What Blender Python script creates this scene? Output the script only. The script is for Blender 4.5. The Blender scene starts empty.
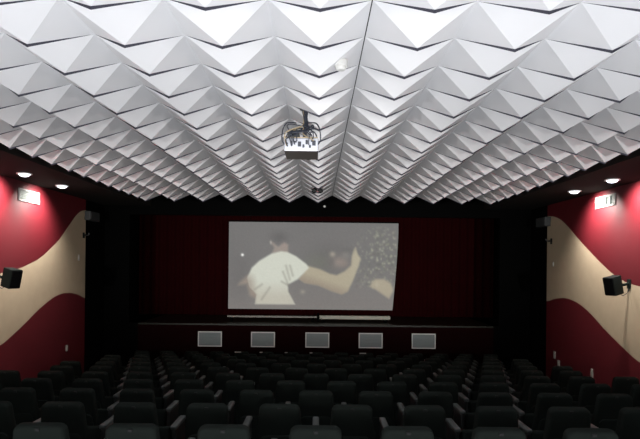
import bpy, bmesh, math, random
import numpy as np
from mathutils import Vector, Matrix
random.seed(4)
S = bpy.context.scene
COL = S.collection
PI = math.pi

# ------------------------------------------------------------------ camera, world, big lights, exposure
CZ = 2.74                    # eye height above the floor at the stage foot
FOC = 560.0                  # focal length in pixels of the 640 px frame
cd = bpy.data.cameras.new('camera')
cam = bpy.data.objects.new('camera', cd)
COL.objects.link(cam)
cd.sensor_width = 36.0
cd.lens = FOC / 640.0 * 36.0
cd.shift_x = 2.6 / 640.0
cd.shift_y = 47.8 / 640.0
cd.clip_start = 0.05
cam.matrix_world = Matrix.Translation((0, 0, CZ)) @ Matrix.Rotation(PI / 2, 4, 'X') @ Matrix.Rotation(math.radians(0.6), 4, 'Z')
S.camera = cam

w = bpy.data.worlds.new('world')
S.world = w
w.use_nodes = True
w.node_tree.nodes['Background'].inputs['Color'].default_value = (0.7, 0.8, 1.0, 1)
w.node_tree.nodes['Background'].inputs['Strength'].default_value = 0.0
S.view_settings.view_transform = 'Standard'
S.view_settings.look = 'None'
S.view_settings.exposure = 0.0
S.view_settings.gamma = 1.0
S.view_settings.use_curve_mapping = False

def area_light(name, loc, target, sx, sy, power, color, spread=180):
    d = bpy.data.lights.new(name, 'AREA')
    d.shape = 'RECTANGLE'
    d.size = sx
    d.size_y = sy
    d.energy = power
    d.color = color
    d.spread = math.radians(spread)
    o = bpy.data.objects.new(name, d)
    o.location = loc
    o.rotation_euler = (Vector(target) - Vector(loc)).to_track_quat('-Z', 'Y').to_euler()
    COL.objects.link(o)
    return o

# unseen key behind the camera, then two fill lights added to brighten the ceiling
area_light('rear_key_light', (0, -1.5, CZ - 0.12), (0, 9, CZ + 0.5), 1.6, 0.16, 3, (1.0, 0.98, 0.95), 62)
area_light('added_fill_low', (0, 0.5, CZ - 1.42), (0, 1.9, CZ + 1.5), 9.2, 1.2, 88, (0.95, 0.97, 1.0), 178)
area_light('added_fill_near', (0, 2.05, CZ - 1.5), (0, 2.9, CZ + 1.5), 9.2, 0.5, 116, (0.95, 0.97, 1.0), 140)
def added_fill_spot(x, tx, power, cone, elev=0.037):
    # unseen spot added to brighten the ceiling towards the stage
    d = bpy.data.lights.new('added_fill_spot', 'SPOT')
    d.energy = power
    d.color = (1.0, 0.98, 0.96)
    d.spot_size = math.radians(cone)
    d.spot_blend = 1.0
    d.shadow_soft_size = 0.06
    o = bpy.data.objects.new('added_fill_spot', d)
    o.location = (x, -1.5, CZ - 0.12)
    o.rotation_euler = (Vector((tx, 9.0, CZ - 0.12 + 10.5 * elev)) - o.location).to_track_quat('-Z', 'Y').to_euler()
    COL.objects.link(o)
SPOTW = 1100
for x in (-4.2, -2.5, -0.8, 0.8, 2.5, 4.2):
    added_fill_spot(x, x * 0.8, SPOTW * (1.9 if abs(x) > 4 else 1.0), 25)
    added_fill_spot(x, -x * 0.6, SPOTW * 0.6, 27)
for x in (-4.4, 4.4):
    added_fill_spot(x, -x * 1.15, 520, 34, 0.06)

# ------------------------------------------------------------------ materials
def mat(name, col, rough=0.6, metal=0.0, spec=0.5, bump=0.0, bscale=60.0, var=0.0, vscale=8.0, emit=None, estr=0.0, sheen=0.0):
    m = bpy.data.materials.new(name)
    m.use_nodes = True
    nt = m.node_tree
    b = nt.nodes['Principled BSDF']
    b.inputs['Base Color'].default_value = (*col, 1)
    b.inputs['Roughness'].default_value = rough
    b.inputs['Metallic'].default_value = metal
    b.inputs['Specular IOR Level'].default_value = spec
    b.inputs['Sheen Weight'].default_value = sheen
    tc = nt.nodes.new('ShaderNodeTexCoord')
    if var > 0:
        n = nt.nodes.new('ShaderNodeTexNoise')
        n.inputs['Scale'].default_value = vscale
        n.inputs['Detail'].default_value = 4
        r = nt.nodes.new('ShaderNodeMapRange')
        r.inputs['To Min'].default_value = 1 - var
        r.inputs['To Max'].default_value = 1 + var
        mx = nt.nodes.new('ShaderNodeVectorMath')
        mx.operation = 'SCALE'
        mx.inputs[0].default_value = col
        nt.links.new(tc.outputs['Object'], n.inputs['Vector'])
        nt.links.new(n.outputs['Fac'], r.inputs['Value'])
        nt.links.new(r.outputs['Result'], mx.inputs['Scale'])
        nt.links.new(mx.outputs['Vector'], b.inputs['Base Color'])
    if bump > 0:
        n2 = nt.nodes.new('ShaderNodeTexNoise')
        n2.inputs['Scale'].default_value = bscale
        n2.inputs['Detail'].default_value = 3
        bp = nt.nodes.new('ShaderNodeBump')
        bp.inputs['Strength'].default_value = bump
        bp.inputs['Distance'].default_value = 0.01
        nt.links.new(tc.outputs['Object'], n2.inputs['Vector'])
        nt.links.new(n2.outputs['Fac'], bp.inputs['Height'])
        nt.links.new(bp.outputs['Normal'], b.inputs['Normal'])
    if emit:
        b.inputs['Emission Color'].default_value = (*emit, 1)
        b.inputs['Emission Strength'].default_value = estr
    return m

M_CEIL = mat('white_panel', (0.77, 0.77, 0.79), 0.75, spec=0.2, var=0.02, vscale=3)
M_GAP = mat('joint_shadow_gap', (0.05, 0.05, 0.055), 0.9, spec=0.1)
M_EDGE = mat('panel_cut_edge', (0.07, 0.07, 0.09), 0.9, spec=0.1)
M_BLACK = mat('black_paint', (0.0016, 0.0017, 0.0017), 0.9, spec=0.03)
M_SOFFIT = mat('black_soffit', (0.015, 0.0135, 0.0125), 0.85, spec=0.1)
M_RED = mat('red_wall_carpet', (0.092, 0.0042, 0.0085), 0.55, spec=0.42, bump=0.25, bscale=90, var=0.12, vscale=5)
M_BEIGE = mat('beige_wall_carpet', (0.40, 0.325, 0.225), 0.95, spec=0.1, bump=0.25, bscale=90, var=0.07, vscale=6)
M_STAGE = mat('dark_red_stage_front', (0.0075, 0.0006, 0.0008), 0.85, spec=0.05, var=0.1)
M_STAGETOP = mat('dark_stage_floor', (0.012, 0.014, 0.009), 0.35, spec=0.2)
M_CURTAIN = mat('dark_red_velvet', (0.014, 0.0006, 0.0009), 0.95, spec=0.05, var=0.2, vscale=2)
M_FLOOR = mat('dark_carpet', (0.010, 0.010, 0.011), 0.95, spec=0.1, bump=0.3, bscale=120, var=0.2)
M_FABRIC = mat('dark_green_fabric', (0.0135, 0.0172, 0.0150), 0.9, spec=0.06, bump=0.2, bscale=180, var=0.15, vscale=12, sheen=0.0)
M_SHELL = mat('black_plastic', (0.010, 0.011, 0.011), 0.5)
M_ARM = mat('grey_armrest', (0.075, 0.085, 0.081), 0.42)
M_STEEL = mat('bright_steel', (0.75, 0.75, 0.75), 0.22, metal=1.0)
M_NUMBER = mat('dull_metal', (0.012, 0.012, 0.012), 0.5, spec=0.2)
M_WHITE = mat('white_enamel', (0.72, 0.72, 0.70), 0.4)
M_VENTW = mat('off_white_enamel', (0.32, 0.31, 0.30), 0.5)
M_VENTGREY = mat('grey_louvre', (0.22, 0.26, 0.26), 0.5, var=0.05)
M_LOUVREW = mat('pale_green_louvre', (0.15, 0.175, 0.16), 0.5)
M_SPK = mat('speaker_cabinet', (0.0045, 0.008, 0.0065), 0.7, spec=0.15)
M_GRILLE = mat('speaker_grille', (0.0025, 0.0025, 0.003), 0.8, spec=0.1, bump=0.4, bscale=300)
M_LENS = mat('lamp_lens', (0.9, 0.9, 0.9), 0.3, emit=(0.86, 0.91, 1.0), estr=3.5)
M_PROJ_SILVER = mat('silver_panel', (0.46, 0.48, 0.54), 0.3, metal=0.3)
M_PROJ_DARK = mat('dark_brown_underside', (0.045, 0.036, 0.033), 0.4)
M_CABLE = mat('dark_cable', (0.018, 0.022, 0.034), 0.45)
M_CABLEB = mat('tan_cable', (0.30, 0.24, 0.15), 0.5)
M_BAR = mat('pale_batten', (0.31, 0.31, 0.25), 0.5)
M_BARDIM = mat('dull_batten', (0.17, 0.165, 0.14), 0.5)
M_BOXGREY = mat('dull_grey_box', (0.03, 0.034, 0.034), 0.6)
M_PLATE_GLINT = mat('ivory_plate_glint', (0.40, 0.38, 0.34), 0.4)
M_REARWALL = mat('rear_wall_paint', (0.10, 0.03, 0.03), 0.9, spec=0.1)

# ------------------------------------------------------------------ helpers
def obj(name, bm, m, parent=None, smooth=False):
    me = bpy.data.meshes.new(name)
    bmesh.ops.recalc_face_normals(bm, faces=bm.faces[:])
    bm.to_mesh(me)
    bm.free()
    for mm in (m if isinstance(m, (list, tuple)) else [m]):
        me.materials.append(mm)
    if smooth:
        for p in me.polygons:
            p.use_smooth = True
        try:
            me.set_sharp_from_angle(angle=math.radians(40))
        except Exception:
            pass
    o = bpy.data.objects.new(name, me)
    COL.objects.link(o)
    if parent:
        o.parent = parent
    return o

def thing(name, label, cat, loc=(0, 0, 0), rot=(0, 0, 0), group=None):
    o = bpy.data.objects.new(name, None)
    o.empty_display_size = 0.1
    COL.objects.link(o)
    o.location = loc
    o.rotation_euler = rot
    tag(o, label, cat, group)
    return o

def tag(o, label, cat, group=None):
    o['label'] = label
    o['category'] = cat
    if group:
        o['group'] = group
    return o

def struct(o, label=None, cat=None):
    o['kind'] = 'structure'
    if label:
        o['label'] = label
    if cat:
        o['category'] = cat
    return o

def box(bm, x0, x1, y0, y1, z0, z1, bev=0.0, seg=2, mi=0, mx=None):
    g = bmesh.ops.create_cube(bm, size=1.0)
    vs = g['verts']
    for v in vs:
        v.co = Vector((x0 + (v.co.x + .5) * (x1 - x0), y0 + (v.co.y + .5) * (y1 - y0), z0 + (v.co.z + .5) * (z1 - z0)))
    fs = set(f for v in vs for f in v.link_faces)
    for f in fs:
        f.material_index = mi
    if bev > 0:
        es = list(set(e for v in vs for e in v.link_edges))
        r = bmesh.ops.bevel(bm, geom=es, offset=bev, segments=seg, affect='EDGES', profile=0.5)
        vs = list(set(v for f in r['faces'] for v in f.verts) | set(v for v in vs if v.is_valid))
        for f in set(f for v in vs for f in v.link_faces):
            f.material_index = mi
    if mx is not None:
        for v in vs:
            v.co = mx @ v.co
    return vs

def lathe(bm, prof, seg=24, mx=None, mi=0):
    rings = []
    for r, z in prof:
        if r < 1e-6:
            rings.append([bm.verts.new((0, 0, z))])
        else:
            rings.append([bm.verts.new((r * math.cos(2 * PI * k / seg), r * math.sin(2 * PI * k / seg), z)) for k in range(seg)])
    for a, b in zip(rings, rings[1:]):
        for k in range(seg):
            k2 = (k + 1) % seg
            if len(a) == 1 and len(b) == 1:
                continue
            if len(a) == 1:
                f = bm.faces.new((a[0], b[k], b[k2]))
            elif len(b) == 1:
                f = bm.faces.new((a[k], b[0], a[k2]))
            else:
                f = bm.faces.new((a[k], b[k], b[k2], a[k2]))
            f.material_index = mi
    if mx is not None:
        for r in rings:
            for v in r:
                v.co = mx @ v.co

def tube(bm, pts, r, seg=8):
    pts = [Vector(p) for p in pts]
    rings = []
    for i, p in enumerate(pts):
        t = (pts[min(i + 1, len(pts) - 1)] - pts[max(i - 1, 0)]).normalized()
        up = Vector((0, 0, 1)) if abs(t.z) < 0.9 else Vector((1, 0, 0))
        a = t.cross(up).normalized()
        b = t.cross(a)
        rings.append([bm.verts.new(p + (a * math.cos(2 * PI * k / seg) + b * math.sin(2 * PI * k / seg)) * r) for k in range(seg)])
    for a, b in zip(rings, rings[1:]):
        for k in range(seg):
            bm.faces.new((a[k], b[k], b[(k + 1) % seg], a[(k + 1) % seg]))
    bm.faces.new(rings[0][::-1])
    bm.faces.new(rings[-1])

def curve(pts, n=24):
    """Catmull-Rom through pts."""
    P = [Vector(p) for p in pts]
    P = [P[0]] + P + [P[-1]]
    out = []
    m = len(P) - 3
    for i in range(m):
        k = max(2, n // m)
        for j in range(k):
            t = j / k
            a, b, c, d = P[i:i + 4]
            out.append(0.5 * ((2 * b) + (-a + c) * t + (2 * a - 5 * b + 4 * c - d) * t * t + (-a + 3 * b - 3 * c + d) * t ** 3))
    out.append(P[-2])
    return out

# ------------------------------------------------------------------ room
XW = 5.0             # half width of the hall
HS = 1.40 + CZ       # height of the black soffits
HA = 1.537 + CZ      # ceiling fold valleys
HB = 1.354 + CZ      # hanging points of the folded panels
YEND = 12.04         # where the folded ceiling stops
YWALL = 12.06        # where the painted side walls stop
YPROS = 13.15        # front wall round the stage
YREAR = -7.0

def floor_z(y):
    """Raked floor: flat at the stage, rising towards the rear."""
    yy = min(max(y, -3.0), 12.45)
    return CZ - (0.953 + 0.1028 * (yy - 3.385)) - 0.88

bm = bmesh.new()
ys = [YREAR, -3.0] + [(-3.0 + 15.45 * i / 20) for i in range(1, 21)] + [17.0]
rows = [(bm.verts.new((-XW - .1, y, floor_z(y))), bm.verts.new((XW + .1, y, floor_z(y)))) for y in ys]
for a, b in zip(rows, rows[1:]):
    bm.faces.new((a[0], a[1], b[1], b[0]))
r = bmesh.ops.extrude_face_region(bm, geom=bm.faces[:])
for v in [g for g in r['geom'] if isinstance(g, bmesh.types.BMVert)]:
    v.co.z -= 0.15
struct(obj('floor', bm, M_FLOOR))

# folded ceiling: every panel drops from a straight near edge to one hanging point
CW, CL = 0.6, 0.514
bm = bmesh.new()
NCOL = 6
K0, K1 = -6, 16
yA = lambda k: 3.73 + CL * k
def xl(i):
    return (i - 0.5) * CW
A = {}
G = 0.0035
for i in range(-NCOL, NCOL + 1):
    for k in range(K0 - 1, K1 + 1):
        gl = G if i == 1 else 0.0
        gr = G if i == 0 else 0.0
        A[(i, k, 0)] = bm.verts.new((xl(i) + gl, yA(k), HA))
        A[(i, k, 1)] = bm.verts.new((xl(i + 1) - gr, yA(k), HA))
for i in range(-NCOL, NCOL + 1):
    for k in range(K0, K1 + 1):
        b = bm.verts.new((i * CW, yA(k) - 0.287, HB))
        a0, a1 = A[(i, k - 1, 0)], A[(i, k - 1, 1)]
        c0, c1 = A[(i, k, 0)], A[(i, k, 1)]
        bm.faces.new((a0, a1, b))
        bm.faces.new((a0, b, c0))
        bm.faces.new((a1, c1, b))
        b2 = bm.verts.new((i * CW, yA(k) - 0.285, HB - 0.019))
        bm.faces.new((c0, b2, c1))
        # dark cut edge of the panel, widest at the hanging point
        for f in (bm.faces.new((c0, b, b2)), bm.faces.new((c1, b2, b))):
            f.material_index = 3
# the dark joint between two panel runs
vs = [bm.verts.new((xl(1) + sx, y, HA + 0.012)) for sx, y in ((-.02, yA(K0 - 1)), (.02, yA(K0 - 1)), (.02, yA(K1)), (-.02, yA(K1)))]
bm.faces.new(vs).material_index = 1
# plain slab above and behind
box(bm, -XW - .1, XW + .1, YREAR, 17.0, CZ + 1.75, CZ + 1.9, mi=2)
box(bm, -3.9, 3.9, YREAR, yA(K0 - 1), HA, HA + .03, mi=0)
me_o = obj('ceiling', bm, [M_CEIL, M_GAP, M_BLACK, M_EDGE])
struct(me_o)

# black soffits along both side walls
for n, s in ((1, -1), (2, 1)):
    bm = bmesh.new()
    x0, x1 = sorted((s * 3.905, s * (XW + .05)))
    box(bm, x0, x1, YREAR, YPROS, HS, CZ + 1.75)
    struct(obj('trim_%d' % n, bm, M_SOFFIT))

# painted side walls: red above, a beige wave, red below; black beyond the wave
UL = [(8.82, -.157), (9.46, -.064), (10.1, .105), (10.84, .477), (11.2, .753), (11.72, 1.125), (12.15, 1.19)]
LL = [(8.82, -1.315), (9.59, -1.02), (10.0, -.83), (10.47, -.664), (10.84, -.572), (11.3, -.556), (11.8, -.636), (12.15, -.755)]
UR = [(8.68, -.253), (9.25, -.157), (9.73, .05), (10.2, .295), (10.66, .55), (11.3, .93), (11.66, 1.09), (12.15, 1.175)]
LR = [(8.68, -1.43), (9.2, -1.24), (9.75, -1.02), (10.3, -.76), (10.75, -.62), (11.3, -.555), (11.9, -.625), (12.15, -.70)]
YW = {-1: YWALL, 1: YWALL + .14}
def wave(tab, y):
    if y >= tab[0][0]:
        X = [p[0] for p in tab]
        Z = [p[1] for p in tab]
        # smooth the table a little
        acc = 0
        for d in (-.18, -.09, 0, .09, .18):
            acc += np.interp(y + d, X, Z)
        return acc / 5
    y0, z0 = tab[0]
    acc = 0
    for d in (-.18, -.09, 0, .09, .18):
        acc += np.interp(y0 + d, [p[0] for p in tab], [p[1] for p in tab])
    z0 = acc / 5
    # the wave carries on towards the rear of the hall
    u = (y0 - y)
    return z0 - 0.30 * math.sin(min(u / 1.0, PI / 2)) * (0.5 if tab[0][1] > -1 else 1.2) + (1 - math.cos(max(0, u - 1.2) * 0.95)) * 0.55
for nm, s, U, Lw in (('wall_left', -1, UL, LL), ('wall_right', 1, UR, LR)):
    bm = bmesh.new()
    x = s * XW
    prev = None
    yl = [YREAR + (YW[s] - YREAR) * i / 190 for i in range(191)]
    for y in yl:
        zs = [floor_z(y) - .1, CZ + wave(Lw, y), CZ + wave(U, y), CZ + 1.75]
        cur = [bm.verts.new((x, y, z)) for z in zs]
        if prev:
            for q, mi in ((0, 0), (1, 1), (2, 0)):
                f = bm.faces.new((prev[q], cur[q], cur[q + 1], prev[q + 1]))
                f.material_index = mi
        prev = cur
    end = [bm.verts.new((x, 17.0, z)) for z in (-.1, CZ + 1.75)]
    f = bm.faces.new((prev[0], prev[1], prev[2], prev[3], end[1], end[0]))
    f.material_index = 2
    r = bmesh.ops.extrude_face_region(bm, geom=bm.faces[:])
    for v in [g for g in r['geom'] if isinstance(g, bmesh.types.BMVert)]:
        v.co.x += s * 0.12
    struct(obj(nm, bm, [M_RED, M_BEIGE, M_BLACK]))

bm = bmesh.new()
box(bm, -XW - .12, XW + .12, YREAR - .15, YREAR, 0.5, CZ + 1.9)
struct(obj('wall_rear', bm, M_REARWALL))
# unseen low wall added to keep the rear lamps off the seats
bm = bmesh.new()
box(bm, -XW, XW, -1.0, -.9, floor_z(-1) - .2, CZ - .205)
struct(obj('wall_light_blocker', bm, M_REARWALL))

# black front wall with the stage opening
ZST = CZ - 1.345        # stage floor
ZOP = CZ + 1.20         # top of the opening
XL, XR = -4.42, 4.28
bm = bmesh.new()
box(bm, -XW, XL, YPROS, YPROS + .12, -.05, CZ + 1.75)
box(bm, XL, -4.2, YPROS, YPROS + .12, -.05, ZST)
struct(obj('wall_front_left', bm, M_BLACK))
bm = bmesh.new()
box(bm, XL, XR, YPROS, YPROS + .12, ZOP, CZ + 1.75)
struct(obj('wall_front_upper', bm, M_BLACK))
bm = bmesh.new()
box(bm, XR, XW, YPROS, YPROS + .12, -.05, CZ + 1.75)
box(bm, 4.15, XR, YPROS, YPROS + .12, -.05, ZST)
struct(obj('wall_front_right', bm, M_BLACK))
bm = bmesh.new()
box(bm, -XW, XW, 16.85, 17.0, -.05, CZ + 1.75)
struct(obj('wall_stage_back', bm, M_BLACK))

# stage
st = thing('stage', 'raised stage with dark red front panel below the cinema screen', 'stage', (0, YPROS, 0))
bm = bmesh.new()
box(bm, -4.2, 4.15, 0.0, .10, 0.0, ZST - .04)
obj('front_panel', bm, M_STAGE, st)
bm = bmesh.new()
box(bm, -4.2, 4.15, 0, 3.65, ZST - .04, ZST, bev=.002)
obj('stage_floor', bm, M_STAGETOP, st)

# backdrop curtain
def drape(name, x0, x1, y, z0, z1, m, amp=.05, per=.22):
    bm = bmesh.new()
    n = int((x1 - x0) / per * 10)
    pr = None
    for i in range(n + 1):
        xx = x0 + (x1 - x0) * i / n
        yy = y + amp * math.sin(2 * PI * (xx - x0) / per) + .02 * math.sin(xx * 3.1)
        c = (bm.verts.new((xx, yy, z0)), bm.verts.new((xx, yy, z1)))
        if pr:
            bm.faces.new((pr[0], c[0], c[1], pr[1]))
        pr = c
    r = bmesh.ops.extrude_face_region(bm, geom=bm.faces[:])
    for v in [g for g in r['geom'] if isinstance(g, bmesh.types.BMVert)]:
        v.co.y += .012
    return obj(name, bm, m, smooth=True)
tag(drape('stage_curtain', -4.9, 4.85, 15.4, ZST + .01, CZ + 1.72, M_CURTAIN, .025), 'dark red pleated curtain hanging behind the screen at the back of the stage', 'curtain')

# ------------------------------------------------------------------ screen with its picture
YS = 14.0
def sx(px): return (px - 317.4) / FOC * YS
def sz(py): return CZ + (267.3 - py) / FOC * YS
NX, NY = 200, 104
PX = np.linspace(228.6, 398.0, NX + 1)
PY = np.linspace(222.6, 309.6, NY + 1)     # measured with the camera's slight roll taken out
gx, gy = np.meshgrid(PX, PY)
def lin(c):
    c = np.asarray(c, float) / 255
    return np.where(c <= .04045, c / 12.92, ((c + .055) / 1.055) ** 2.4)
def poly_d(pts):
    pts = np.array(pts, float)
    d = np.full(gx.shape, 1e9)
    inside = np.zeros(gx.shape, bool)
    for i in range(len(pts)):
        ax, ay = pts[i]
        bx, by = pts[(i + 1) % len(pts)]
        ex, ey = bx - ax, by - ay
        t = np.clip(((gx - ax) * ex + (gy - ay) * ey) / (ex * ex + ey * ey + 1e-9), 0, 1)
        d = np.minimum(d, np.hypot(gx - ax - t * ex, gy - ay - t * ey))
        cond = (ay > gy) != (by > gy)
        xi = ax + (gy - ay) * ex / (ey if abs(ey) > 1e-9 else 1e-9)
        inside ^= cond & (gx < xi)
    return np.where(inside, -d, d)
img = np.zeros(gx.shape + (3,)) + np.array([99, 98, 97.])
def blend(a, c):
    global img
    img = img * (1 - a[..., None]) + np.array(c, float) * a[..., None]
def soft(d, wd): return np.clip(.5 - d / (2 * wd), 0, 1) ** 1.0
def blob(cx, cy, rx, ry, c, k=1.0):
    r2 = ((gx - cx) / rx) ** 2 + ((gy - cy) / ry) ** 2
    blend(k * np.exp(-r2 * 1.2), c)
blend(np.clip((gy - 262) / 46, 0, 1) * .8, (119, 114, 110))
blob(240, 276, 14, 26, (90, 88, 87), .7)
blob(330, 259, 22, 16, (82, 81, 80), .8)
blob(318, 262, 14, 9, (100, 104, 88), .5)
rs = np.random.RandomState(3)
# leaves on the right of the frame
for _ in range(330):
    cx = rs.uniform(352, 400)
    cy = rs.uniform(226, 287)
    k = np.clip((cx - 350) / 26, 0, 1) * np.clip((cy - 222) / 18, .15, 1)
    g = rs.uniform(-1, 1)
    blob(cx, cy, rs.uniform(.7, 1.6), rs.uniform(.7, 1.7), (132 + 40 * g, 134 + 40 * g, 116 + 36 * g) if g > -.3 else (84, 86, 78), .7 * k)
# the back of a person in a white shirt, one arm stretched out
blob(279, 238, 9, 6.5, (76, 75, 75), .9)
blend(soft(poly_d([(270, 242), (274, 248), (272, 254), (288, 254), (288, 245), (284, 243), (278, 247), (273, 243)]), 1.3), (142, 131, 122))
blob(270.6, 243, 1.0, 2.2, (186, 180, 170), .8)
blob(284, 246, 3.5, 4, (150, 132, 124), .5)
blend(soft(poly_d([(248, 276), (240, 283), (238, 286), (247, 285), (250, 296), (258, 300), (262, 290), (256, 276)]), 2), (140, 128, 116))
arm = poly_d([(299, 279), (308, 266), (320, 269), (330, 273.5), (337, 275), (345, 271), (351.5, 265), (352, 256), (353.5, 250), (355.5, 247), (358, 254), (361, 258), (359, 266), (354, 280), (349, 291), (343, 294), (333, 291), (318, 285), (305, 283)])
blend(soft(arm, 1.2), (168, 158, 134))
blend(soft(arm, 1.2) * np.clip((gy - (272 + .33 * (gx - 305))) / 9, 0, 1) * .75, (138, 124, 108))
blend(soft(arm, 1.0) * np.clip((gx - 349) / 6, 0, 1) * .4, (176, 170, 146))
shirt = poly_d([(281, 251.6), (271.4, 254), (259, 261.5), (251.7, 268.5), (247.6, 278), (250, 287), (257, 295), (255.5, 304.6), (295.3, 304.6), (288.5, 292), (288, 285), (298, 279.5), (309, 268), (306.6, 264.2), (296, 256.4), (287.5, 252.4)])
sm = soft(shirt, 1.0)
blend(sm, (205, 208, 194))
blend(sm * np.clip((gy - 281) / 16, 0, 1) * .6, (176, 168, 152))
blend(sm * np.clip((258 - gx) / 9, 0, 1) * np.clip((gy - 272) / 10, 0, 1) * .8, (150, 138, 124))
for (x0, y0, x1, y1) in ((286, 266, 290, 280), (283, 272, 288, 284), (290, 266, 293, 276), (282, 282, 289, 286), (262, 285, 255, 290), (270, 288, 262, 300)):
    t = np.clip(((gx - x0) * (x1 - x0) + (gy - y0) * (y1 - y0)) / ((x1 - x0) ** 2 + (y1 - y0) ** 2), 0, 1)
    dd = np.hypot(gx - x0 - t * (x1 - x0), gy - y0 - t * (y1 - y0))
    blend(np.exp(-(dd / 1.2) ** 2) * .36, (120, 116, 104))
# second head, the far hand and small lights
blob(339, 262, 9, 6.5, (140, 126, 117), .85)
blob(331, 262, 4, 5, (84, 82, 80), .6)
blob(348, 250, 6, 3, (80, 79, 77), .6)
blob(332.5, 254, 3.2, 3, (164, 156, 140), .8)
blob(346, 255, 5, 4, (124, 122, 116), .6)
blob(345, 263, 4, 4, (134, 118, 108), .5)
hand = poly_d([(371.5, 286), (374, 281), (377, 278.5), (386, 278.4), (394, 283), (397, 290), (393, 298), (386, 294), (378, 289)])
blend(soft(hand, 1.4), (164, 154, 132))
blob(379, 284, 2, 3, (182, 176, 154), .6)
blob(303, 292, 2.5, 2.2, (160, 154, 138), .7)
blob(242.3, 255.6, 1.5, 1.5, (255, 255, 250), 1.0)
blob(242.3, 255.6, .9, .9, (255, 255, 250), 1.0)
img = img.clip(0, 255)
img += rs.normal(0, 2.0, gx.shape)[..., None]
imgl = lin(np.clip(img, 0, 255))
def screen_pt(px, py):
    # the lower right edge of the cloth is drawn in
    v = (py - 222.6) / 87.0
    u = (px - 228.6) / 169.4
    pull = 6.0 * u * max(0.0, v - .1) ** 1.4 * u ** 3
    return sx(px - pull), YS + .02 * math.sin(3 * u) * v, sz(py)
scr = thing('projection_screen', 'large white cinema screen showing a person in a white shirt reaching out', 'screen', (0, YS, ZST))
bm = bmesh.new()
grid = [[bm.verts.new(screen_pt(x, y)) for x in PX] for y in PY]
for j in range(NY):
    for i in range(NX):
        bm.faces.new((grid[j][i], grid[j][i + 1], grid[j + 1][i + 1], grid[j + 1][i]))
for v in bm.verts:
    v.co -= Vector((0, YS, ZST))
me = bpy.data.meshes.new('screen_cloth')
bm.to_mesh(me)
bm.free()
at = me.color_attributes.new('film_frame', 'FLOAT_COLOR', 'POINT')
flat = np.ones((len(me.vertices), 4), np.float32)
flat[:, :3] = imgl.reshape(-1, 3)
at.data.foreach_set('color', flat.ravel())
m = bpy.data.materials.new('projected_film')
m.use_nodes = True
nt = m.node_tree
b = nt.nodes['Principled BSDF']
b.inputs['Base Color'].default_value = (.10, .10, .10, 1)
b.inputs['Roughness'].default_value = .9
b.inputs['Specular IOR Level'].default_value = .1
an = nt.nodes.new('ShaderNodeAttribute')
an.attribute_name = 'film_frame'
nt.links.new(an.outputs['Color'], b.inputs['Emission Color'])
SCREEN_GAIN = 0.88
b.inputs['Emission Strength'].default_value = SCREEN_GAIN
me.materials.append(m)
sc_o = bpy.data.objects.new('screen_cloth', me)
COL.objects.link(sc_o)
sc_o.parent = scr
bm = bmesh.new()
Rl = Matrix.Translation((0, -YS, -ZST))
box(bm, sx(228.6), sx(398), YS + .02, YS + .05, sz(223), sz(222) + .02, mx=Rl)
obj('top_batten', bm, M_BLACK, scr)
bm = bmesh.new()
tube(bm, [Rl @ Vector((sx(250), YS + .04, sz(222))), Rl @ Vector((sx(250), YS + .04, CZ + 1.75))], .006)
obj('hanging_wire', bm, M_BLACK, scr)
bm = bmesh.new()
tube(bm, [Rl @ Vector((sx(378), YS + .04, sz(222))), Rl @ Vector((sx(378), YS + .04, CZ + 1.75))], .006)
obj('hanging_wire', bm, M_BLACK, scr)

# two long battens lying at the foot of the screen
def zrow(py, y): return CZ + (267.3 - py) / FOC * y
yb = 13.75
zt = zrow(314.4, yb)
b1 = thing('wooden_batten', 'thin dull batten lying under the left half of the cinema screen', 'batten', (0, yb, ZST))
bm = bmesh.new()
box(bm, -2.2, 0.0, -.03, .03, .10, .145, bev=.006)
obj('rail', bm, M_BARDIM, b1)
for xx in (-2.1, -.1):
    bm = bmesh.new()
    box(bm, xx - .03, xx + .03, -.05, .05, .001, .10)
    obj('foot', bm, M_BLACK, b1)
b2 = thing('wooden_batten', 'thicker pale batten lying under the right half of the cinema screen', 'batten', (0, yb, ZST))
bm = bmesh.new()
box(bm, .06, 1.80, -.04, .04, .075, .165, bev=.01)
obj('rail', bm, M_BAR, b2)
for xx in (.16, 1.68):
    bm = bmesh.new()
    box(bm, xx - .03, xx + .03, -.05, .05, .001, .075)
    obj('foot', bm, M_BLACK, b2)
bm = bmesh.new()
box(bm, .005, .055, -.06, .06, .001, .22, bev=.008)
o = obj('batten_clamp', bm, M_BLACK)
o.location = (0, yb, ZST)
tag(o, 'small black upright block between the two battens under the screen', 'clamp')

# ------------------------------------------------------------------ grilles in the stage front
def grille(name, label, loc, rot, wd, ht, mf, ml, group, n=9):
    t = thing(name, label, 'vent', loc, rot, group)
    fr = .024
    bm = bmesh.new()
    box(bm, -wd / 2, wd / 2, -.025, 0, -ht / 2, -ht / 2 + fr, bev=.004)
    box(bm, -wd / 2, wd / 2, -.025, 0, ht / 2 - fr, ht / 2, bev=.004)
    box(bm, -wd / 2, -wd / 2 + fr, -.025, 0, -ht / 2 + fr, ht / 2 - fr, bev=.004)
    box(bm, wd / 2 - fr, wd / 2, -.025, 0, -ht / 2 + fr, ht / 2 - fr, bev=.004)
    obj('frame', bm, mf, t)
    bm = bmesh.new()
    box(bm, -wd / 2 + fr, wd / 2 - fr, -.004, 0, -ht / 2 + fr, ht / 2 - fr)
    hh = ht - 2 * fr
    for k in range(n):
        z = -hh / 2 + hh * (k + .5) / n
        mx = Matrix.Translation((0, -.012, z)) @ Matrix.Rotation(math.radians(40), 4, 'X')
        box(bm, -wd / 2 + fr, wd / 2 - fr, -.009, .009, -.0025, .0025, mx=mx)
    obj('louvres', bm, ml, t)
    return t
vx = [210.0, 263.0, 317.3, 370.6, 423.6]
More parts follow.
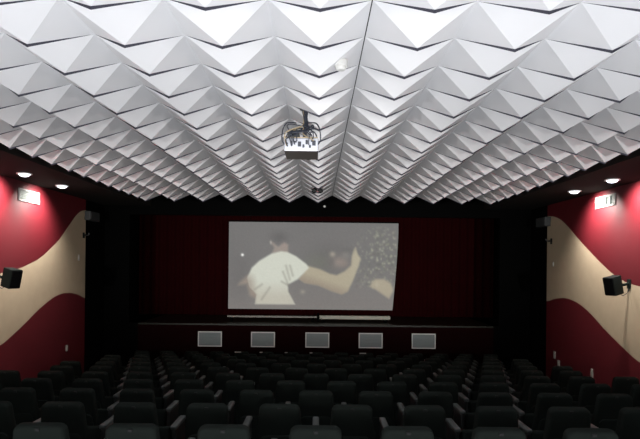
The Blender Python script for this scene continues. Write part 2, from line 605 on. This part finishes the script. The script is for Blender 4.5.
nmv = ['leftmost of the five grey vent grilles in the stage front', 'second from the left of five grey vent grilles in the stage front',
       'middle of the five grey vent grilles in the stage front', 'second from the right of five grey vent grilles in the stage front',
       'rightmost of the five grey vent grilles in the stage front']
for px, lb in zip(vx, nmv):
    py = 340.0
    grille('vent_grille', lb, ((px + 0.75 - 317.4) / FOC * YPROS, YPROS, CZ + (267.3 - 340.0) / FOC * YPROS), (0, 0, 0), .56, .355, M_WHITE, M_VENTGREY, 'grey vent grilles in the stage front')

# wall grilles
grille('vent_grille', 'pale rectangular vent grille high on the left red wall', (-XW, 9.67, CZ + 1.17), (0, 0, PI / 2), .68, .21, M_VENTW, M_LOUVREW, 'pale vent grilles on the side walls', 6)
g2 = grille('vent_grille', 'pale rectangular vent grille high on the right red wall', (XW, 9.73, CZ + 1.20), (0, 0, -PI / 2), .66, .20, M_VENTW, M_LOUVREW, 'pale vent grilles on the side walls', 6)
bm = bmesh.new()
for xx in (-.09, 0.02, .17):
    box(bm, xx - .02, xx + .02, -.028, -.004, -.065, .065)
obj('damper', bm, M_VENTGREY, g2)

# ------------------------------------------------------------------ recessed downlights
def downlight(x, y, label):
    t = thing('downlight', label, 'ceiling light', (x, y, HS), (0, 0, 0), 'recessed downlights in the side soffits')
    bm = bmesh.new()
    lathe(bm, [(.082, -.001), (.112, -.001), (.112, -.014), (.104, -.018), (.088, -.014), (.082, -.001)], 28)
    obj('trim_ring', bm, M_WHITE, t, True)
    bm = bmesh.new()
    lathe(bm, [(0, -.052), (.03, -.050), (.055, -.043), (.073, -.029), (.081, -.012), (.082, -.002), (0, -.002)], 28)
    obj('lens', bm, M_LENS, t, True)
    d = bpy.data.lights.new('downlight_beam', 'SPOT')
    d.energy = 300
    d.color = (1.0, .93, .88)
    d.spot_size = math.radians(122)
    d.spot_blend = .9
    d.shadow_soft_size = .05
    lo = bpy.data.objects.new('downlight_beam', d)
    COL.objects.link(lo)
    lo.parent = t
    lo.location = (-.02 if x > 0 else .02, 0, -.085)
    lo.rotation_euler = (0, math.radians(-43 if x > 0 else 43), 0)
XD = 4.53
for s, side in ((-1, 'left'), (1, 'right')):
    for k, y in enumerate((9.90, 8.63, 7.36, 6.09)):
        lb = ['farther of the two round downlights lit above the %s wall' % side, 'nearer of the two round downlights lit above the %s wall' % side,
              'downlight in the %s soffit, just outside the photo' % side, 'downlight in the %s soffit, well outside the photo' % side][k]
        downlight(s * XD, y, lb)

# ------------------------------------------------------------------ wall speakers
def wall_speaker(s, label, y, z):
    t = thing('wall_speaker', label, 'speaker', (s * 4.70, y, z), (0, 0, 0), 'black speakers on the side walls')
    yaw = s * math.radians(-72)
    mx = Matrix.Rotation(yaw, 4, 'Z') @ Matrix.Rotation(math.radians(13), 4, 'X')
    bm = bmesh.new()
    # cabinet, front faces -y
    vs = box(bm, -.105, .105, -.095, .10, -.148, .148, bev=.012)
    for v in vs:
        if v.co.y > .04:
            v.co.x *= .8
        v.co = mx @ v.co
    obj('cabinet', bm, M_SPK, t, True)
    bm = bmesh.new()
    box(bm, -.097, .097, -.106, -.093, -.138, .138, bev=.006, mx=mx)
    obj('grille', bm, M_GRILLE, t)
    bm = bmesh.new()
    p0 = mx @ Vector((0, .09, 0))
    p1 = Vector((s * .285, .09, .03))
    tube(bm, [p0, p0 * .5 + p1 * .5 + Vector((0, 0, -.015)), p1], .022, 10)
    br = obj('bracket', bm, M_SPK, t, True)
    bm = bmesh.new()
    box(bm, s * .285, s * .30, .04, .14, -.05, .10, bev=.003) if s > 0 else box(bm, -.30, -.285, .04, .14, -.05, .10, bev=.003)
    obj('wall_mount', bm, M_SPK, br)
    bm = bmesh.new()
    tube(bm, curve([p0 + Vector((0, 0, -.08)), Vector((s * .2, .12, -.16)), Vector((s * .27, .10, -.12)), Vector((s * .29, .09, -.04))], 18), .006, 6)
    obj('cable', bm, M_CABLE, t, True)
wall_speaker(-1, 'black box speaker bracketed to the left wall by the beige wave', 8.6, CZ - .215)
wall_speaker(1, 'black box speaker bracketed to the right wall by the beige wave', 8.88, CZ - .24)

# ------------------------------------------------------------------ small fittings
def plate(label, s, y, z, wd=.075, ht=.125, cat='wall plate', m=M_PLATE_GLINT):
    t = thing('wall_plate', label, cat, (s * XW, y, z), (0, 0, -s * PI / 2), 'small pale plates on the side walls')
    bm = bmesh.new()
    box(bm, -wd / 2, wd / 2, -.012, 0, -ht / 2, ht / 2, bev=.004)
    obj('cover', bm, m, t)
    bm = bmesh.new()
    box(bm, -wd / 5, wd / 5, -.018, -.010, -ht / 4, ht / 4, bev=.003)
    obj('switch', bm, m, t)
plate('small pale plate low on the dark red left wall', -1, 11.2, CZ - 1.67)
plate('small pale plate on the left beige wave near the dark corner', -1, 11.72, CZ + .15)
plate('small pale plate on the right beige wave near the dark corner', 1, 11.86, CZ + .12, .05, .10)
plate('farthest and uppermost of three small pale plates low on the right red wall', 1, 11.75, CZ - 1.79, .08, .15)
plate('middle one of three small pale plates low on the right red wall', 1, 11.55, CZ - 1.94, .1, .15)
plate('nearest of three small pale plates low on the right red wall', 1, 10.15, CZ - 1.87, .085, .16)

def corner_box(s, label, label2, y, z):
    t = thing('junction_box', label, 'box', (s * XW, y, z), (0, 0, -s * PI / 2), 'dull grey boxes on the dark front corners')
    bm = bmesh.new()
    box(bm, -.26, .26, -.13, 0, -.10, .10, bev=.015)
    obj('housing', bm, M_BOXGREY, t)
    bm = bmesh.new()
    box(bm, -.23, .23, -.137, -.128, -.075, .075, bev=.004)
    obj('front_cover', bm, M_BOXGREY, t)
    t = thing('wall_hook', label2, 'hook', (s * XW, y - .30, z - .43), (0, 0, -s * PI / 2), 'small dark hooks below the corner boxes')
    bm = bmesh.new()
    box(bm, -.04, .04, -.015, 0, -.06, .06, bev=.004)
    obj('back_plate', bm, M_SPK, t)
    bm = bmesh.new()
    tube(bm, curve([(0, -.01, .02), (0, -.06, .0), (0, -.11, .01), (0, -.12, .05)], 18), .014, 8)
    obj('prong', bm, M_SHELL, t, True)
corner_box(-1, 'dull grey box high in the dark left front corner', 'small dark hook below the grey box at left front corner', 12.25, CZ + 1.06)
corner_box(1, 'dull grey box high in the dark right front corner', 'small dark hook below the grey box at right front corner', 12.27, CZ + 1.04)

def ceil_z(x, y):
    """Height of the folded ceiling's underside."""
    dg = bpy.context.evaluated_depsgraph_get()
    ok, loc, nor, idx = me_o.ray_cast(Vector((x, y, CZ)), Vector((0, 0, 1)))
    return loc.z if ok else HA

def smoke(label, x, y, r=.042):
    t = thing('smoke_detector', label, 'smoke detector', (x, y, ceil_z(x, y) - .022), (0, 0, 0), 'white smoke detectors on the ceiling')
    bm = bmesh.new()
    lathe(bm, [(0, .03), (r * 1.0, .03), (r * 1.05, -.005), (r, -.014), (0, -.014)], 24)
    obj('base', bm, M_WHITE, t, True)
    bm = bmesh.new()
    lathe(bm, [(r * .85, -.012), (r * .85, -.026), (r * .6, -.04), (0, -.045)], 24)
    obj('cap', bm, M_WHITE, t, True)
smoke('round white smoke detector on the ceiling beside the panel joint', .150, 3.93, .046)
smoke('tiny white smoke detector on the ceiling near the stage', .155, 8.85, .05)

bm = bmesh.new()
lathe(bm, [(0, 0), (.028, 0), (.028, .02), (.02, .03), (0, .034)], 20, Matrix.Rotation(PI / 2, 4, 'X'))
o = obj('sensor', bm, M_WHITE, smooth=True)
o.location = (.155, YPROS, CZ + 1.43)
tag(o, 'tiny white round sensor on the black wall above the screen', 'sensor')

# ------------------------------------------------------------------ projector hanging from the ceiling
XP, YP = -.158, 5.05
pz = CZ + 1.045
pr = thing('projector', 'silver and dark video projector hanging from the white folded ceiling', 'projector', (XP, YP, pz))
bm = bmesh.new()
box(bm, -.155, .155, .0, .40, .0, .122, bev=.012)
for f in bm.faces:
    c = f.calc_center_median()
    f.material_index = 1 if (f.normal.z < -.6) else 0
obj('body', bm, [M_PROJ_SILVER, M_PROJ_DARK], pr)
bm = bmesh.new()
box(bm, -.15, .15, -.008, .004, .018, .112, bev=.004)
pan = obj('port_panel', bm, M_PROJ_SILVER, pr)
for (x0, x1, z0, z1) in ((-.135, -.12, .06, .075), (-.095, -.085, .05, .09), (-.07, -.04, .075, .09), (-.03, .0, .04, .085), (.012, .03, .03, .06), (.04, .06, .06, .10), (.07, .088, .03, .055), (.10, .13, .05, .095)):
    bm = bmesh.new()
    box(bm, x0, x1, -.016, -.006, z0, z1, bev=.002)
    obj('port', bm, M_CABLE, pan)
bm = bmesh.new()
lathe(bm, [(.0, .0), (.055, .0), (.055, .05), (.045, .05), (.04, .02), (0, .02)], 24, Matrix.Translation((.06, .395, .06)) @ Matrix.Rotation(-PI / 2, 4, 'X'))
obj('lens', bm, M_SHELL, pr, True)
# ceiling mount
bm = bmesh.new()
zc = ceil_z(XP + .03, YP + .12) - pz
box(bm, -.12, .12, .06, .30, .128, .142, bev=.003)
box(bm, -.11, -.09, .1, .12, .12, .13)
box(bm, .09, .11, .1, .12, .12, .13)
mo = obj('mount_plate', bm, M_CABLE, pr)
bm = bmesh.new()
tube(bm, [(.03, .12, .14), (.03, .12, zc + .01)], .018, 12)
obj('mount_pole', bm, M_CABLE, mo, True)
bm = bmesh.new()
lathe(bm, [(0, zc + .015), (.05, zc + .015), (.05, zc - .012), (.0, zc - .012)], 20, Matrix.Translation((.03, .12, 0)))
obj('ceiling_flange', bm, M_SHELL, mo, True)
# security cage rods round the mount
for x0 in (-.165, .165):
    bm = bmesh.new()
    tube(bm, curve([(x0 * .9, .0, .06), (x0 * 1.05, .0, .10), (x0 * 1.0, .0, .20), (x0 * .78, .03, .262), (x0 * .3, .08, .275)], 24), .006, 6)
    obj('cage_rod', bm, M_CABLE, pr, True)
bm = bmesh.new()
tube(bm, curve([(-.15, .28, .12), (-.14, .28, .22), (-.06, .28, .27), (.05, .28, .27), (.13, .28, .22), (.15, .28, .12)], 30), .006, 6)
obj('cage_rod', bm, M_CABLE, pr, True)
rr = random.Random(8)
for k in range(9):
    a = rr.uniform(-.15, .15)
    c = rr.uniform(-.14, .14)
    pts = [(a, -.014, rr.uniform(.04, .1)), (a * 1.05, -.05, rr.uniform(.08, .16)), (rr.uniform(-.14, .14), rr.uniform(-.02, .05), rr.uniform(.15, .24)),
           (c, rr.uniform(.02, .12), rr.uniform(.15, .25)), (.03 + rr.uniform(-.02, .02), .10, rr.uniform(.22, .28)), (.03 + rr.uniform(-.025, .025), .105, zc - .03 * rr.random())]
    bm = bmesh.new()
    tube(bm, curve(pts, 40), rr.choice((.004, .005, .006)), 6)
    obj('cable', bm, M_CABLEB if k in (2, 6) else M_CABLE, pr, True)
bm = bmesh.new()
box(bm, -.125, -.02, .10, .2, .145, .20, bev=.006)
obj('signal_box', bm, M_BOXGREY, pr)
bm = bmesh.new()
box(bm, -.15, .15, -.012, .0, .118, .126, bev=.002)
obj('rear_lip', bm, M_CABLEB, pr)

# little black spotlight under the far end of the ceiling
xs, ysp = -.015, 9.75
zz = ceil_z(xs, ysp)
sp = thing('spotlight', 'small black twin spotlight fixed under the ceiling beyond the projector', 'spotlight', (xs, ysp, zz))
bm = bmesh.new()
box(bm, -.03, .03, -.03, .03, -.02, .06, bev=.004)
obj('mount', bm, M_SHELL, sp)
for k, (dx, tl) in enumerate(((-.045, 25), (.045, -20))):
    mx = Matrix.Translation((dx, 0, -.085)) @ Matrix.Rotation(math.radians(tl), 4, 'Y') @ Matrix.Rotation(math.radians(-50), 4, 'X')
    bm = bmesh.new()
    lathe(bm, [(.0, .05), (.025, .05), (.038, .0), (.042, -.05), (.036, -.05), (.03, -.02), (0, -.02)], 20, mx)
    hd = obj('lamp_head', bm, M_SHELL, sp, True)
    bm = bmesh.new()
    lathe(bm, [(0, -.022), (.03, -.022), (.03, -.03), (0, -.03)], 16, mx)
    obj('reflector', bm, M_BOXGREY, hd)
    bm = bmesh.new()
    tube(bm, curve([(dx * .3, 0, -.01), (dx * 1.9, 0, -.03), (dx * 2.0, 0, -.08), (dx, 0, -.085)], 16), .007, 6)
    obj('yoke', bm, M_SHELL, sp, True)

# ------------------------------------------------------------------ cinema seats
P = 0.55
def back_outline(wb, wt, z0, z1, r, n=7):
    pts = [(-wb / 2, z0), (wb / 2, z0)]
    for k in range(n + 1):
        a = PI / 2 * k / n
        pts.append((wt / 2 - r + r * math.cos(a), z1 - r + r * math.sin(a) * .85 + r * .15))
    for k in range(n + 1):
        a = PI / 2 + PI / 2 * k / n
        pts.append((-wt / 2 + r + r * math.cos(a), z1 - r + r * math.sin(a) * .85 + r * .15))
    return pts
def slab(bm, pts, y0, y1, bev, mx=None):
    a = [bm.verts.new((x, y0, z)) for x, z in pts]
    f = bm.faces.new(a)
    r = bmesh.ops.extrude_face_region(bm, geom=[f])
    nv = [g for g in r['geom'] if isinstance(g, bmesh.types.BMVert)]
    for v in nv:
        v.co.y = y1
    allv = a + nv
    es = [e for e in bm.edges if abs(e.verts[0].co.y - e.verts[1].co.y) < 1e-6 and e.verts[0] in allv]
    rb = bmesh.ops.bevel(bm, geom=es, offset=bev, segments=3, affect='EDGES', profile=.5)
    if mx is not None:
        for v in bm.verts:
            v.co = mx @ v.co

def make_seat():
    t = thing('cinema_seat', '', 'seat', (0, 0, 0), (0, 0, 0), 'rows of dark green cinema seats')
    lean = Matrix.Translation((0, .06, .34)) @ Matrix.Rotation(math.radians(9), 4, 'X') @ Matrix.Translation((0, -.06, -.34))
    bm = bmesh.new()
    slab(bm, back_outline(.40, .31, .33, .885, .05), .015, .095, .022, lean)
    obj('backrest', bm, M_FABRIC, t, True)
    bm = bmesh.new()
    slab(bm, back_outline(.37, .29, .30, .66, .05), -.004, .016, .006, lean)
    obj('back_shell', bm, M_FABRIC, t, True)
    bm = bmesh.new()
    box(bm, -.205, .205, -.05, .05, -.20, .20, bev=.03, seg=3, mx=Matrix.Translation((0, .20, .43)) @ Matrix.Rotation(math.radians(-14), 4, 'X'))
    obj('seat', bm, M_FABRIC, t, True)
    # arm on the right, shared with the neighbour
    bm = bmesh.new()
    box(bm, P / 2 - .026, P / 2 + .026, .04, .36, .655, .69, bev=.012, seg=3)
    obj('armrest', bm, M_ARM, t, True)
    bm = bmesh.new()
    box(bm, P / 2 - .018, P / 2 + .018, .05, .36, .06, .655, bev=.01)
    st_ = obj('side_support', bm, M_SHELL, t)
    bm = bmesh.new()
    box(bm, P / 2 - .04, P / 2 + .04, .03, .38, -.005, .06, bev=.01)
    obj('foot', bm, M_SHELL, st_)
    bm = bmesh.new()
    box(bm, -.20, .268, .06, .14, .27, .31)
    obj('crossbar', bm, M_SHELL, t)
    bm = bmesh.new()
    box(bm, -.014, .014, .008, .02, .858, .876, bev=.003, mx=lean)
    obj('number_plate', bm, M_NUMBER, t)
    return t
proto = make_seat()
bm = bmesh.new()
box(bm, -P / 2 - .026, -P / 2 + .026, .04, .36, .655, .69, bev=.012, seg=3)
END_ARM = obj('armrest', bm, M_ARM, None, True)
bm = bmesh.new()
box(bm, -P / 2 - .018, -P / 2 + .018, .05, .36, -.005, .655, bev=.01)
END_SUP = obj('side_support', bm, M_SHELL)
def copy_tree(o, parent=None):
    c = o.copy()
    COL.objects.link(c)
    if parent:
        c.parent = parent
    for ch in list(o.children):
        copy_tree(ch, c)
    return c
ordn = ['', 'first', 'second', 'third', 'fourth', 'fifth', 'sixth', 'seventh', 'eighth', 'ninth', 'tenth', 'eleventh']
NROW = 11
used = False
ROWP = .90
endused = False
for n in range(NROW):
    y = 3.385 + ROWP * n
    z = floor_z(y)
    ks = [k for k in range(-7, 8)] if n % 2 == 0 else [k + .5 for k in range(-7, 7)]
    first = True
    for k in ks:
        px = 317.4 + FOC * k * P / y
        if px < -48 or px > 690:
            continue
        if not used:
            o = proto
            used = True
        else:
            o = copy_tree(proto)
        o.location = (k * P, y, z)
        if n == 0:
            rw = 'row nearest the camera'
        elif n == NROW - 1:
            rw = 'row nearest the stage'
        else:
            rw = '%s row from the camera' % ordn[n + 1]
        if k == 0:
            pos = 'middle seat'
        else:
            q = int(math.ceil(abs(k)))
            pos = '%s seat %s of centre' % (ordn[q], 'left' if k < 0 else 'right')
        o['label'] = 'dark green cinema seat, %s in the %s' % (pos, rw)
        if first and k in (-7, -6.5):
            if not endused:
                a, s2 = END_ARM, END_SUP
                endused = True
            else:
                a, s2 = END_ARM.copy(), END_SUP.copy()
                COL.objects.link(a)
                COL.objects.link(s2)
            a.parent = o
            s2.parent = o
        first = False
        if n == NROW - 1 and k in (-3, -2, -1, 0, 2):  # pale strips imitate highlights along the tops of these backs
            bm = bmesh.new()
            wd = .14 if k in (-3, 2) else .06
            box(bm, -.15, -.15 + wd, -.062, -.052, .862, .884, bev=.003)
            obj('top_edge_glint', bm, M_PLATE_GLINT, o)
